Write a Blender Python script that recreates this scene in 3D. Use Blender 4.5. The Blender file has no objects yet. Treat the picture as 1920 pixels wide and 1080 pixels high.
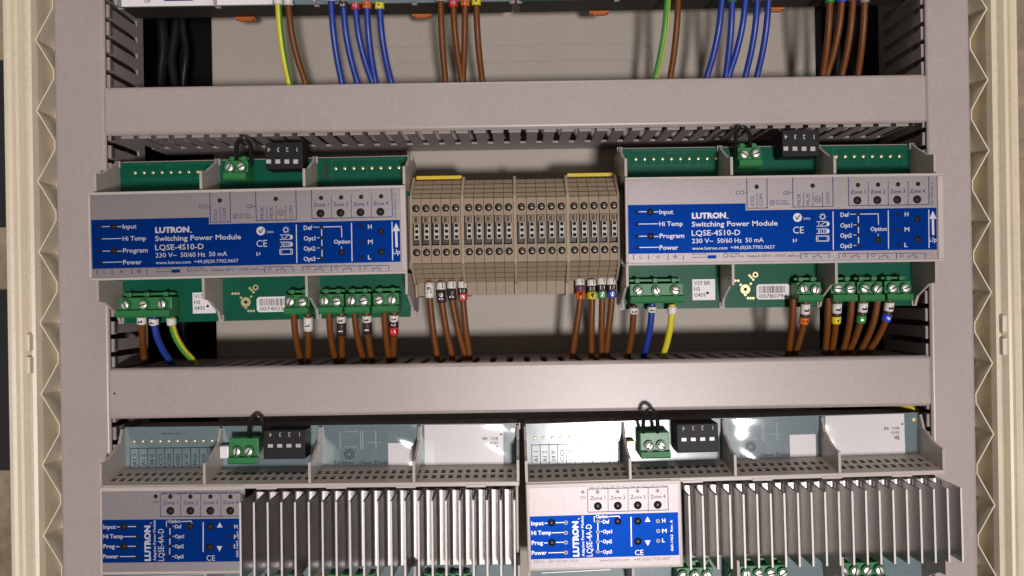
import bpy, bmesh, math, random
from mathutils import Vector, Matrix
random.seed(7)
R = math.radians
scene = bpy.context.scene
C = scene.collection

# ------------------------------------------------------------------ camera
D, F = 530.0, 1393.0            # mm from the duct lids (plane Y = 0) and focal length in photo pixels
VX, VY, TH = 975.0, 550.0, R(0.93)
MM = 0.001
cd = bpy.data.cameras.new("camera")
cam = bpy.data.objects.new("camera", cd)
C.objects.link(cam)
cd.sensor_width = 36.0
cd.lens = 36.0 * F / 1920.0
cd.shift_x = -(VX - 960.0) / 1920.0
cd.shift_y = (VY - 540.0) / 1920.0
cd.clip_start, cd.clip_end = 0.01, 20.0
cam.matrix_world = Matrix.Translation((0, -D * MM, 0)) @ Matrix.Rotation(R(90), 4, 'X') @ Matrix.Rotation(-TH, 4, 'Z')
scene.camera = cam

# ------------------------------------------------------------------ world, lamps, exposure
world = bpy.data.worlds.new("World")
scene.world = world
world.use_nodes = True
bg = world.node_tree.nodes['Background']
bg.inputs[0].default_value = (1.0, 0.93, 0.90, 1)
bg.inputs[1].default_value = 0.12

def area(name, loc, target, size, power, color, spread=180):
    l = bpy.data.lights.new(name, 'AREA')
    l.shape = 'DISK'; l.size = size * MM; l.energy = power; l.color = color; l.spread = R(spread)
    o = bpy.data.objects.new(name, l); C.objects.link(o)
    o.location = [v * MM for v in loc]
    d = (Vector(target) - Vector(loc)).normalized()
    o.rotation_euler = d.to_track_quat('-Z', 'Y').to_euler()
    return o
area("work_lamp", (330, -2150, -525), (0, 0, 0), 250, 42.0, (1.0, 0.955, 0.95))
area("overhead_fill", (0, -500, 1600), (0, 0, -100), 700, 8.0, (1.0, 0.93, 0.88))  # unseen overhead fill, added to brighten the upward-facing vent decks

vs = scene.view_settings
vs.view_transform = 'Standard'; vs.look = 'None'; vs.exposure = 0; vs.gamma = 1
vs.use_curve_mapping = False

# ------------------------------------------------------------------ materials
def mat(name, col, rough=0.5, metal=0.0, var=0.06, scale=400.0, bump=0.0, bscale=900.0, spec=0.5, blotch=0.05, coat=0.0):
    m = bpy.data.materials.new(name); m.use_nodes = True
    nt = m.node_tree; n = nt.nodes; l = nt.links
    b = n['Principled BSDF']
    b.inputs['Roughness'].default_value = rough
    b.inputs['Metallic'].default_value = metal
    b.inputs['Specular IOR Level'].default_value = spec
    b.inputs['Coat Weight'].default_value = coat
    b.inputs['Coat Roughness'].default_value = 0.12
    tc = n.new('ShaderNodeTexCoord')
    n1 = n.new('ShaderNodeTexNoise'); n1.inputs['Scale'].default_value = scale; n1.inputs['Detail'].default_value = 3
    n2 = n.new('ShaderNodeTexNoise'); n2.inputs['Scale'].default_value = 14; n2.inputs['Detail'].default_value = 4
    for q in (n1, n2): l.new(tc.outputs['Object'], q.inputs['Vector'])
    def lin(sock, amp):
        a = n.new('ShaderNodeMath'); a.operation = 'MULTIPLY_ADD'
        l.new(sock, a.inputs[0]); a.inputs[1].default_value = 4 * amp; a.inputs[2].default_value = 1 - 2 * amp
        return a.outputs[0]
    mu = n.new('ShaderNodeMath'); mu.operation = 'MULTIPLY'
    l.new(lin(n1.outputs['Fac'], var), mu.inputs[0]); l.new(lin(n2.outputs['Fac'], blotch), mu.inputs[1])
    mx = n.new('ShaderNodeVectorMath'); mx.operation = 'SCALE'
    mx.inputs[0].default_value = col[:3]
    l.new(mu.outputs[0], mx.inputs['Scale'])
    l.new(mx.outputs[0], b.inputs['Base Color'])
    if bump:
        n3 = n.new('ShaderNodeTexNoise'); n3.inputs['Scale'].default_value = bscale; n3.inputs['Detail'].default_value = 2
        l.new(tc.outputs['Object'], n3.inputs['Vector'])
        bp = n.new('ShaderNodeBump'); bp.inputs['Strength'].default_value = bump; bp.inputs['Distance'].default_value = 0.0004
        l.new(n3.outputs['Fac'], bp.inputs['Height']); l.new(bp.outputs[0], b.inputs['Normal'])
    return m
M = dict(
    duct=mat('grey_duct_plastic', (.37, .305, .29), .40, bump=.10, spec=.75),
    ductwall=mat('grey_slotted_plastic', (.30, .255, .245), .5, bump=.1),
    cream=mat('cream_plastic', (.66, .57, .43), .42, bump=.12, bscale=300),
    housing=mat('light_grey_plastic', (.40, .345, .31), .42, bump=.1),
    cover=mat('pale_grey_cover', (.46, .395, .365), .36, bump=.08),
    silver=mat('silver_label', (.325, .285, .285), .47, bump=.15, metal=.62),
    blue=mat('blue_label', (.0003, .029, .205), .45, bump=.12, var=.05, spec=.05, metal=.6),
    white=mat('white_print', (.56, .54, .58), .45, var=.03, metal=.45),
    purple=mat('violet_print', (.022, .018, .14), .5, var=.05),
    grey_print=mat('grey_print', (.28, .25, .33), .5, var=.05),
    ink=mat('black_ink', (.012, .011, .012), .85, var=.1, spec=.05),
    paper=mat('white_sticker', (.74, .70, .70), .30, var=.03),
    plate=mat('painted_steel_plate', (.37, .32, .27), .55, bump=.08),
    void=mat('painted_recess_shade', (.004, .0035, .0035), .9, spec=.1),  # deep shade of gaps and vents, put into the colour
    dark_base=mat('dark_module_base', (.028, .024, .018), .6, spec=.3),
    faint=mat('faint_trace', (.33, .39, .39), .5),
    black=mat('black_plastic', (.010, .009, .010), .55, spec=.25),
    rubber=mat('black_wire', (.010, .009, .010), .3),
    pcb=mat('green_circuit_board', (.001, .078, .041), .35, var=.12, coat=.06, spec=.25),
    pcb_teal=mat('grey_teal_circuit_board', (.14, .19, .20), .26, var=.10, coat=.38, bump=.35, bscale=45),
    trace=mat('circuit_trace', (.02, .16, .08), .4),
    conn=mat('green_connector', (.025, .17, .05), .4, var=.08),
    metal=mat('screw_metal', (.80, .76, .72), .38, metal=.6, var=.12, scale=900),
    darkmetal=mat('recessed_screw', (.16, .13, .11), .42, metal=.7, var=.15, scale=700),
    gold=mat('gold_pad', (.80, .70, .38), .32, metal=.7),
    alu=mat('aluminium', (.40, .375, .36), .38, metal=1.0, var=.03),
    alu_edge=mat('sawn_aluminium_edge', (.62, .57, .54), .55, metal=.35, var=.05),
    beige=mat('beige_terminal', (.265, .195, .13), .5, var=.08, bump=.1, spec=.3),
    beige2=mat('beige_partition', (.32, .24, .165), .5, var=.08, spec=.3),
    knife=mat('smoky_knife', (.035, .025, .018), .4, var=.2),
    probe=mat('grey_probe', (.40, .385, .34), .38, var=.15),
    yellow=mat('yellow_plastic', (.62, .43, .02), .45),
    orange=mat('orange_clip', (.45, .11, .012), .5),
    w_brown=mat('brown_insulation', (.135, .040, .006), .42, var=.10, spec=.3),
    w_blue=mat('blue_insulation', (.012, .036, .25), .38, var=.08),
    w_yellow=mat('yellow_insulation', (.62, .52, .02), .42, var=.06),
    w_green=mat('green_insulation', (.06, .25, .03), .42, var=.06),
    s_white=mat('white_sleeve', (.66, .62, .57), .5), s_black=mat('dark_sleeve', (.035, .018, .016), .45),
    s_red=mat('red_sleeve', (.50, .02, .02), .45), s_orange=mat('orange_sleeve', (.62, .13, .01), .45),
    s_yellow=mat('yellow_sleeve', (.66, .55, .02), .45), s_green=mat('green_sleeve', (.02, .24, .03), .45),
    s_blue=mat('blue_sleeve', (.03, .06, .45), .45), s_violet=mat('violet_sleeve', (.16, .05, .12), .45),
    s_grey=mat('grey_sleeve', (.25, .22, .21), .45),
    slider=mat('pale_slider', (.42, .40, .38), .5),
    wall=mat('brown_wall', (.30, .22, .15), .8, var=.2, scale=120, blotch=.35),
    darkstrip=mat('dark_strip', (.012, .010, .014), .7),
)

fm = bpy.data.materials.new('clear_film'); fm.use_nodes = True
_n, _l = fm.node_tree.nodes, fm.node_tree.links
_n.remove(_n['Principled BSDF'])
_t = _n.new('ShaderNodeBsdfTransparent'); _g = _n.new('ShaderNodeBsdfGlossy'); _g.inputs['Roughness'].default_value = .085
_m = _n.new('ShaderNodeMixShader'); _m.inputs[0].default_value = .075
_l.new(_t.outputs[0], _m.inputs[1]); _l.new(_g.outputs[0], _m.inputs[2]); _l.new(_m.outputs[0], _n['Material Output'].inputs['Surface'])
M['film'] = fm

# ------------------------------------------------------------------ helpers
def P(px, py, Y):
    """photo pixel at depth Y (mm) -> X, Z in mm"""
    u, v = px - VX, py - VY
    a = u * math.cos(TH) - v * math.sin(TH); b = u * math.sin(TH) + v * math.cos(TH)
    k = (D + Y) / F
    return a * k, -b * k

class Frame:
    def __init__(s, x, y, z, tilt=0.0):
        s.o = (x, y, z); s.t = R(tilt)
    def L(s, px, py, yl=0.0):
        X, Z = P(px, py, s.o[1] + yl)
        dx, dz = X - s.o[0], Z - s.o[2]
        return dx * math.cos(s.t) + dz * math.sin(s.t), -dx * math.sin(s.t) + dz * math.cos(s.t)
    def place(s, ob):
        ob.location = [v * MM for v in s.o]; ob.rotation_euler = (0, -s.t, 0)

_tc = {}
def text_geo(s, bold=0.0):
    if (s, bold) not in _tc:
        cu = bpy.data.curves.new('t', 'FONT'); cu.body = s; cu.size = 1.0; cu.resolution_u = 2
        cu.offset = bold; cu.fill_mode = 'FRONT'
        ob = bpy.data.objects.new('t', cu)
        me = bpy.data.meshes.new_from_object(ob)
        vv = [(v.co.x, v.co.y) for v in me.vertices]; ff = [tuple(p.vertices) for p in me.polygons]
        bpy.data.objects.remove(ob); bpy.data.curves.remove(cu); bpy.data.meshes.remove(me)
        _tc[(s, bold)] = (vv, ff)
    return _tc[(s, bold)]

class MB:
    def __init__(s): s.bm = bmesh.new(); s.mi = 0; s.noflip = False
    def _faces(s, vs, fs, smooth=False):
        bv = [s.bm.verts.new(v) for v in vs]; out = []
        for f in fs:
            try:
                q = s.bm.faces.new([bv[i] for i in f])
            except ValueError:
                continue
            q.material_index = s.mi; q.smooth = smooth; out.append(q)
        return bv, out
    def box(s, x0, x1, y0, y1, z0, z1, bev=0.0, seg=2, smooth=False):
        if x0 > x1: x0, x1 = x1, x0
        if y0 > y1: y0, y1 = y1, y0
        if z0 > z1: z0, z1 = z1, z0
        vs = [(x, y, z) for x in (x0, x1) for y in (y0, y1) for z in (z0, z1)]
        fs = [(0, 1, 3, 2), (4, 6, 7, 5), (0, 4, 5, 1), (2, 3, 7, 6), (0, 2, 6, 4), (1, 5, 7, 3)]
        bv, f = s._faces(vs, fs)
        if bev:
            es = list({e for q in f for e in q.edges})
            r = bmesh.ops.bevel(s.bm, geom=es, offset=bev, segments=seg, affect='EDGES', profile=0.5)
            for q in r['faces']: q.material_index = s.mi; q.smooth = smooth
        return s
    def prism(s, poly, axis, lo, hi, smooth=False):
        n = len(poly)
        def mk(p, t):
            if axis == 'x': return (t, p[0], p[1])
            if axis == 'y': return (p[0], t, p[1])
            return (p[0], p[1], t)
        vs = [mk(p, lo) for p in poly] + [mk(p, hi) for p in poly]
        fs = [tuple(range(n)), tuple(range(2 * n - 1, n - 1, -1))]
        bv, f = s._faces(vs, fs)
        for i in range(n):
            j = (i + 1) % n
            q = s.bm.faces.new([bv[i], bv[j], bv[n + j], bv[n + i]]); q.material_index = s.mi; q.smooth = smooth
        return s
    def cyl(s, c, axis, r, h, n=18, r2=None, dome=0.0):
        """cylinder from c along axis for h; r2 = far radius; dome adds a rounded cap on the far end"""
        r2 = r if r2 is None else r2
        ax = {'x': (Vector((1, 0, 0)), Vector((0, 1, 0)), Vector((0, 0, 1))),
              'y': (Vector((0, 1, 0)), Vector((1, 0, 0)), Vector((0, 0, 1))),
              'z': (Vector((0, 0, 1)), Vector((1, 0, 0)), Vector((0, 1, 0)))}[axis]
        c = Vector(c); rings = [(r, 0), (r2, h)]
        if dome:
            for k in (1, 2, 3): a = k * math.pi / 2 / 3.6; rings.append((r2 * math.cos(a), h + math.copysign(dome, h) * math.sin(a)))
        vs = []
        for rr, hh in rings:
            for i in range(n):
                t = 2 * math.pi * i / n
                vs.append(c + ax[0] * hh + ax[1] * rr * math.cos(t) + ax[2] * rr * math.sin(t))
        bv, _ = s._faces(vs, [])
        for k in range(len(rings) - 1):
            for i in range(n):
                j = (i + 1) % n
                q = s.bm.faces.new([bv[k * n + i], bv[k * n + j], bv[k * n + n + j], bv[k * n + n + i]])
                q.material_index = s.mi; q.smooth = True
        for ring in (bv[:n], bv[-n:]):
            q = s.bm.faces.new(ring); q.material_index = s.mi
        return s
    def ring(s, c, r0, r1, y0, n=24):
        """flat ring facing -Y"""
        vs = []
        for rr in (r0, r1):
            for i in range(n):
                t = 2 * math.pi * i / n; vs.append((c[0] + rr * math.cos(t), y0, c[1] + rr * math.sin(t)))
        s._faces(vs, [(i, (i + 1) % n, n + (i + 1) % n, n + i) for i in range(n)])
        return s
    def tube(s, pts, r, n=10, two=None, smooth=True):
        pts = [Vector(p) for p in pts]; rings = []
        up = Vector((0, 1, 0))
        for i, p in enumerate(pts):
            t = (pts[min(i + 1, len(pts) - 1)] - pts[max(i - 1, 0)]).normalized()
            a = up - t * up.dot(t); a.normalize(); b = t.cross(a)
            rings.append([s.bm.verts.new(p + (a * math.cos(2 * math.pi * k / n) + b * math.sin(2 * math.pi * k / n)) * r) for k in range(n)])
        for i in range(len(rings) - 1):
            for k in range(n):
                q = s.bm.faces.new([rings[i][k], rings[i][(k + 1) % n], rings[i + 1][(k + 1) % n], rings[i + 1][k]])
                q.smooth = smooth
                q.material_index = s.mi if two is None else (1 if (k - two) % n < n // 2 else 0)
        for rg in (rings[0], rings[-1]):
            q = s.bm.faces.new(rg); q.material_index = s.mi
        return s
    def poly(s, pts, y):
        s._faces([(p[0], y, p[1]) for p in pts], [tuple(range(len(pts)))]); return s
    def line(s, p, q, w, y):
        d = Vector((q[0] - p[0], q[1] - p[1])); n = Vector((-d.y, d.x)).normalized() * w / 2
        return s.poly([(p[0] + n.x, p[1] + n.y), (q[0] + n.x, q[1] + n.y), (q[0] - n.x, q[1] - n.y), (p[0] - n.x, p[1] - n.y)], y)
    def rect(s, x0, z0, x1, z1, w, y):
        for p, q in (((x0, z0), (x1, z0)), ((x1, z0), (x1, z1)), ((x1, z1), (x0, z1)), ((x0, z1), (x0, z0))): s.line(p, q, w, y)
        return s
    def text(s, t, x, z, y, width=None, h=None, rot=0, bold=0.0, wrap=None):
        """flat lettering facing -Y, baseline start at x, z; scaled to width or to cap height h (both = stretched)"""
        vv, ff = text_geo(t, bold)
        if not vv: return s
        x0 = min(v[0] for v in vv); x1 = max(v[0] for v in vv)
        kz = h / 0.70 if h else width / max(x1 - x0, 1e-6)
        kx = width / max(x1 - x0, 1e-6) if width else kz
        c, sn = math.cos(R(rot)), math.sin(R(rot)); out = []
        for vx, vz in vv:
            a, b = (vx - x0) * kx, vz * kz
            X, Z = x + a * c - b * sn, z + a * sn + b * c
            out.append((X, y if wrap is None else wrap(X), Z))
        s._faces(out, ff)
        return s
    def build(s, name, mats, parent=None, recalc=True):
        bm = s.bm
        if recalc: bmesh.ops.recalc_face_normals(bm, faces=bm.faces[:])
        bmesh.ops.scale(bm, vec=(MM, MM, MM), verts=bm.verts[:])
        me = bpy.data.meshes.new(name); bm.to_mesh(me); bm.free()
        for m in (mats if isinstance(mats, (list, tuple)) else [mats]): me.materials.append(M[m])
        o = bpy.data.objects.new(name, me); C.objects.link(o)
        if parent: o.parent = parent
        return o
def tag(o, label=None, cat=None, group=None, kind=None):
    if label: o['label'] = label
    if cat: o['category'] = cat
    if group: o['group'] = group
    if kind: o['kind'] = kind
    return o
def thing(name, label, cat, group=None, frame=None):
    o = bpy.data.objects.new(name, None); C.objects.link(o); o.empty_display_size = 0.02
    if frame: frame.place(o)
    return tag(o, label, cat, group)
def smooth_path(pts, k=8):
    out = []
    n = len(pts)
    for i in range(n - 1):
        p0, p1, p2, p3 = pts[max(i - 1, 0)], pts[i], pts[i + 1], pts[min(i + 2, n - 1)]
        for j in range(k):
            t = j / k
            out.append(tuple(0.5 * (2 * b + (c - a) * t + (2 * a - 5 * b + 4 * c - d) * t * t + (3 * b - a - 3 * c + d) * t ** 3)
                             for a, b, c, d in zip(p0, p1, p2, p3)))
    out.append(tuple(pts[-1]))
    return out

# ------------------------------------------------------------------ the setting behind the cabinet
m = MB(); m.box(-1500, 1500, 170, 180, -1200, 1200)
tag(m.build('wall', 'wall'), kind='structure', label='brown plaster wall behind the open cabinet')
for (y0, y1, lab) in ((112, 424, 'near black strip behind the upper left cabinet edge'), (550, 882, 'near black strip behind the lower left cabinet edge')):
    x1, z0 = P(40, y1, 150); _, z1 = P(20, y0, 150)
    m = MB(); m.box(-520, x1, 150, 160, z0, z1, 1)  # plain near-black upright in front of the brown wall
    tag(m.build('dark_strip', 'darkstrip'), lab, 'board', 'dark strips behind the cabinet')

# ------------------------------------------------------------------ cabinet
cab = thing('electrical_cabinet', 'cream plastic cabinet with ribbed edges and a pale steel back plate', 'cabinet')
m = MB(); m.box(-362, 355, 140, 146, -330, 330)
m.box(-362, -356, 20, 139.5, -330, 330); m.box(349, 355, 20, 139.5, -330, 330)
m.build('rear_shell', 'void', cab)  # shell coloured black to paint in the shade of the side gaps
xl, _ = P(396, 90, 80); xr, _ = P(1530, 90, 80)
m = MB(); m.box(xl, xr, 80, 95, -330, 330, 1.5, 2); m.build('mounting_plate', 'plate', cab)
m = MB()
def ridge(x0, x1, z0, z1, r, w=0.8):
    pts = []
    for cx, cz, a0 in ((x1 - r, z1 - r, 0), (x0 + r, z1 - r, 90), (x0 + r, z0 + r, 180), (x1 - r, z0 + r, 270)):
        for k in range(6): a = R(a0 + 18 * k); pts.append((cx + r * math.cos(a), 79.9, cz + r * math.sin(a)))
    pts.append(pts[0]); m.tube(pts, w, 6)
ax0, az1 = P(640, 90, 80); ax1, _ = P(1222, 83, 80); bx0, bz1 = P(735, 119, 80); bx1, _ = P(1192, 112, 80)
ridge(ax0, ax1, az1 - 120, az1, 8, .45); ridge(bx0, bx1, bz1 - 100, bz1, 8, .45)
m.build('embossed_outline', 'plate', cab)
k0 = D / F
for side, sg, (a_in, a_gr, a_out) in (('l', -1, (866, 901, 954)), ('r', 1, (850, 884, 932))):
    # moulded rim, profile in x (px at the lid plane) and depth
    w = a_out - a_gr
    prof = [(0, 20), (0, 2), (.05, -3), (.16, -4), (.24, -3), (.28, -5.2), (.36, -8), (.46, -8.6), (.53, -7), (.56, -6.2), (.60, -8), (.70, -9.2), (.82, -9), (.90, -7), (.97, -4), (1, 0), (1, 60), (.9, 60), (.9, 20)]
    m = MB(); m.prism([(sg * (a_gr + t * w) * k0, y) for t, y in prof], 'z', -330, 330)
    m.build('moulded_rim', 'cream', cab)
    m = MB(); m.box(sg * (a_in - 6) * k0, sg * (a_gr + 1) * k0, 20.5, 22, -330, 330); m.build('rim_channel', 'cream', cab)
    # zigzag stiffening web standing in the channel
    m = MB(); per = 50.6; z = 336 + (3.0 if sg < 0 else 14.0); pts = []
    xo, xi = sg * (a_gr - .5) * k0, sg * (a_in + 2.0) * k0
    while z > -340:
        pts += [(xo, z), (xo, z - 1.0), (xi, z - per / 2 + 3.2), (xi, z - per / 2 - 3.2)]; z -= per
    t = .8
    poly = [(p[0], p[1]) for p in pts]; back = [(p[0] + sg * -t, p[1] + .01) for p in reversed(pts)]
    for i in range(len(pts) - 1):
        (x0, z0), (x1, z1) = pts[i], pts[i + 1]
        d = Vector((x1 - x0, z1 - z0)).normalized() * .15; nn = Vector((-d.y, d.x)).normalized() * t / 2
        q = [(x0 - d.x + nn.x, z0 - d.y + nn.y), (x1 + d.x + nn.x, z1 + d.y + nn.y), (x1 + d.x - nn.x, z1 + d.y - nn.y), (x0 - d.x - nn.x, z0 - d.y - nn.y)]
        m.prism(q, 'y', .2 + .02 * (i % 4), 20.3)
    m.build('zigzag_web', 'cream', cab)
    cx, cz = P(58 if sg < 0 else 1878, 663 if sg < 0 else 628, -4)
    m = MB()
    for dz in (9, -7): m.box(cx - 1.6, cx + 1.6, -8, 0, cz + dz - 7, cz + dz + 5, .8)
    m.cyl((cx, -6.5, cz + 1), 'z', 1.1, 4, 10); m.build('hinge_catch', 'cream', cab)

# ------------------------------------------------------------------ wiring ducts
def slotted(m, along, fixed, lo, hi, yb, pitch=12.65, slot=4.8, th=1.6, solid=26, out=0):
    def b(u0, u1, y0, y1, inset=0):
        if along == 'x': m.box(u0, u1, y0, y1, fixed - th / 2 + inset, fixed + th / 2 - inset)
        else: m.box(fixed - th / 2 + inset, fixed + th / 2 - inset, y0, y1, u0, u1)
    ye = yb - solid
    b(lo, hi, ye, yb)
    n = int((hi - lo) / pitch)
    for i in range(n + 1):
        u = lo + i * pitch
        b(u + slot / 2, min(u + pitch - slot / 2, hi), 11, ye - .05)
        b(u + slot / 2 - .7, min(u + pitch - slot / 2 + .7, hi), 3.2, 10.95, .0)
        if out:
            v0, v1 = sorted((fixed + out * (th / 2 + .02), fixed + out * (th / 2 + 2.0)))
            q = (u + slot / 2 - .5, min(u + pitch - slot / 2 + .5, hi))
            if along == 'x': m.box(q[0], q[1], 3.3, 5.5, v0, v1, .3)
            else: m.box(v0, v1, 3.3, 5.5, q[0], q[1], .3)
def duct(label, x0, x1, z0, z1, along, yb, yf, group):
    t = thing('wiring_duct', label, 'wiring duct', group)
    m = MB()
    if along == 'x':
        m.box(x0, x1, yf, 3, z0, z1, 2.6, 4, True)
    else:
        m.box(x0, x1, yf, 3, z0, z1, 2.2, 4, True)
    m.build('duct_lid', 'duct', t)
    for e in (0, 1):
        m = MB()
        if along == 'x': slotted(m, 'x', z0 + 1.2 if e == 0 else z1 - 1.2, x0 + 8, x1 - 8, yb, out=(-1 if e == 0 and z0 > 0 else 0))
        else: slotted(m, 'z', x0 + 1.2 if e == 0 else x1 - 1.2, z0, z1, yb, slot=4.4, solid=9, out=(-1 if e == 0 else 1))
        m.build('slotted_wall', 'ductwall', t)
    m = MB()
    if along == 'x': m.box(x0 + 8, x1 - 8, yb + .1, yb + 2, z0 + 2, z1 - 2)
    else: m.box(x0 + 2, x1 - 2, yb + .1, yb + 2, z0, z1)
    m.build('duct_base', 'ductwall', t)
    return t
g = 'grey slotted wiring ducts'
duct('grey upright wiring duct along the left cream cabinet edge', -866 * k0, -771.5 * k0, -330, 330, 'z', 56, -.6, g)
duct('grey upright wiring duct along the right cream cabinet edge', 768.5 * k0, 850 * k0, -330, 330, 'z', 70, -.6, g)
XL, XR = -774 * k0, 768 * k0
duct('grey horizontal wiring duct above the two switching modules', XL, XR, 308 * k0, 398 * k0, 'x', 78, -1.8, g)
duct('grey horizontal wiring duct under the beige terminal row', XL, XR, -223 * k0, -128.5 * k0, 'x', 78, -1.8, g)

# ------------------------------------------------------------------ shared module parts
def screw(parent, x, z, y, r=2.6, name='screw', ms=('metal', 'ink')):
    m = MB(); m.cyl((x, y + 1.2, z), 'y', r, -1.2, 18, dome=.45)
    m.mi = 1
    a = random.uniform(0, math.pi); d = (math.cos(a) * r * .92, math.sin(a) * r * .92); w = r * .16
    nx, nz = -math.sin(a) * w, math.cos(a) * w
    m.prism([(x - d[0] - nx, z - d[1] - nz), (x + d[0] - nx, z + d[1] - nz), (x + d[0] + nx, z + d[1] + nz), (x - d[0] + nx, z - d[1] + nz)], 'y', y - .47, y - .2)
    return m.build(name, ms, parent)
def connector(root, pts, down=-1, y=22.0, pcb=37.0, r=2.6, half=None, name='terminal_connector', tall=0):
    """green screw connector; pts = screw centres (local x, z); down = side the wires leave"""
    xs = [p[0] for p in pts]; z = sum(p[1] for p in pts) / len(pts)
    half = half or ((xs[1] - xs[0]) / 2 if len(xs) > 1 else 5)
    x0, x1 = min(xs) - half, max(xs) + half
    m = MB()
    m.box(x0, x1, y + 2, pcb - .2, z + 5.2 * -down + tall * -down, z + 9.0 * down, .5)
    m.prism([(y - 1.6, z + 4.0 * down), (y + 1.95, z + 3.4 * down), (y + 1.95, z + 8.8 * down), (y - .6, z + 8.8 * down), (y - 2.2, z + 7.6 * down)], 'x', x0 + .1, x1 - .1)
    for px_, pz_ in pts:
        n = 20; ro, ri = r + 1.0, r + .15
        m.cyl((px_, y + 1.98, pz_), 'y', ro, -2.6, 20)
    # rear latching rail
    m.box(x0 + .6, x1 - .6, y + 8, y + 11, z - 6.6 * down, z - 8.4 * down, .3)
    for k in range(len(pts)):
        m.box(xs[k] - 1.6, xs[k] + 1.6, y + 5.2, y + 7.9, z - 5.4 * down, z - 8.8 * down, .3)
    c = m.build(name, 'conn', root)
    for px_, pz_ in pts:
        h = MB(); h.cyl((px_, y - .62, pz_), 'y', r + .35, -.05, 20); h.build('screw_well', 'ink', c)
        screw(c, px_, pz_, y - .75, r)
    return c
def dip_switch(root, L, x0, y0, x1, y1, ylab, yslide, xs, y):
    m = MB(); a = L(x0, y0, y); b = L(x1, y1, y)
    m.box(a[0], b[0], y, y + 15, b[1], a[1], .6)
    s_ = m.build('dip_switch', 'black', root)
    m = MB()
    for i, x in enumerate(xs):
        c = L(x, ylab, y)
        m.text(str(4 - i), c[0] + 1.1, c[1] + 1.6, y - .06, h=3.1, rot=180)
    m.build('switch_numeral', 'white', s_)
    for x in xs:
        c = L(x, yslide, y); m = MB(); m.box(c[0] - 1.7, c[0] + 1.7, y - .5, y + .5, c[1] - 1.5, c[1] + 1.5, .2); m.build('switch_slider', 'slider', s_)
    return s_
def divider(root, x, zc, sgn, yf=6.0, zr=29.5, top=60.0, th=1.8, mname='housing'):
    """thin upright wall between the terminal bays; sgn +1 upper side, -1 lower"""
    pr = [(yf, zr), (yf, zr + 14.5), (yf + 8, zr + 15.5), (yf + 24, zr + 24), (yf + 28, top), (yf + 33, top), (yf + 33, zr)]
    m = MB(); m.prism([(p[0], zc + sgn * p[1]) for p in pr], 'x', x - th / 2, x + th / 2)
    m.box(x - th, x + th, 35.2, 37.5, zc + sgn * (top - 4), zc + sgn * (top + .6))
    return m.build('divider', mname, root)
def buttons(root, L, items, y, name='push_button'):
    for px_, py_, rr in items:
        c = L(px_, py_, 0); m = MB()
        m.cyl((c[0], y + .05, c[1]), 'y', rr, -.12, 22); m.mi = 1
        m.cyl((c[0], y - .08, c[1]), 'y', rr * .62, -.10, 18, dome=.15); m.mi = 2
        if rr > 1.7: m.box(c[0] - rr * .18, c[0] + rr * .18, y - .36, y - .3, c[1] - rr * .18, c[1] + rr * .18)
        m.build(name, ('ink', 'black', 'knife'), root)
def leds(root, L, items, y, lit=False):
    for px_, py_, rr in items:
        c = L(px_, py_, 0); m = MB(); m.cyl((c[0], y + .05, c[1]), 'y', rr, -.12, 16); m.mi = 1; m.cyl((c[0], y - .07, c[1]), 'y', rr * .6, -.06, 12)
        m.build('indicator_light', ('probe', 'knife') if lit else ('ink', 'black'), root)

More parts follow.
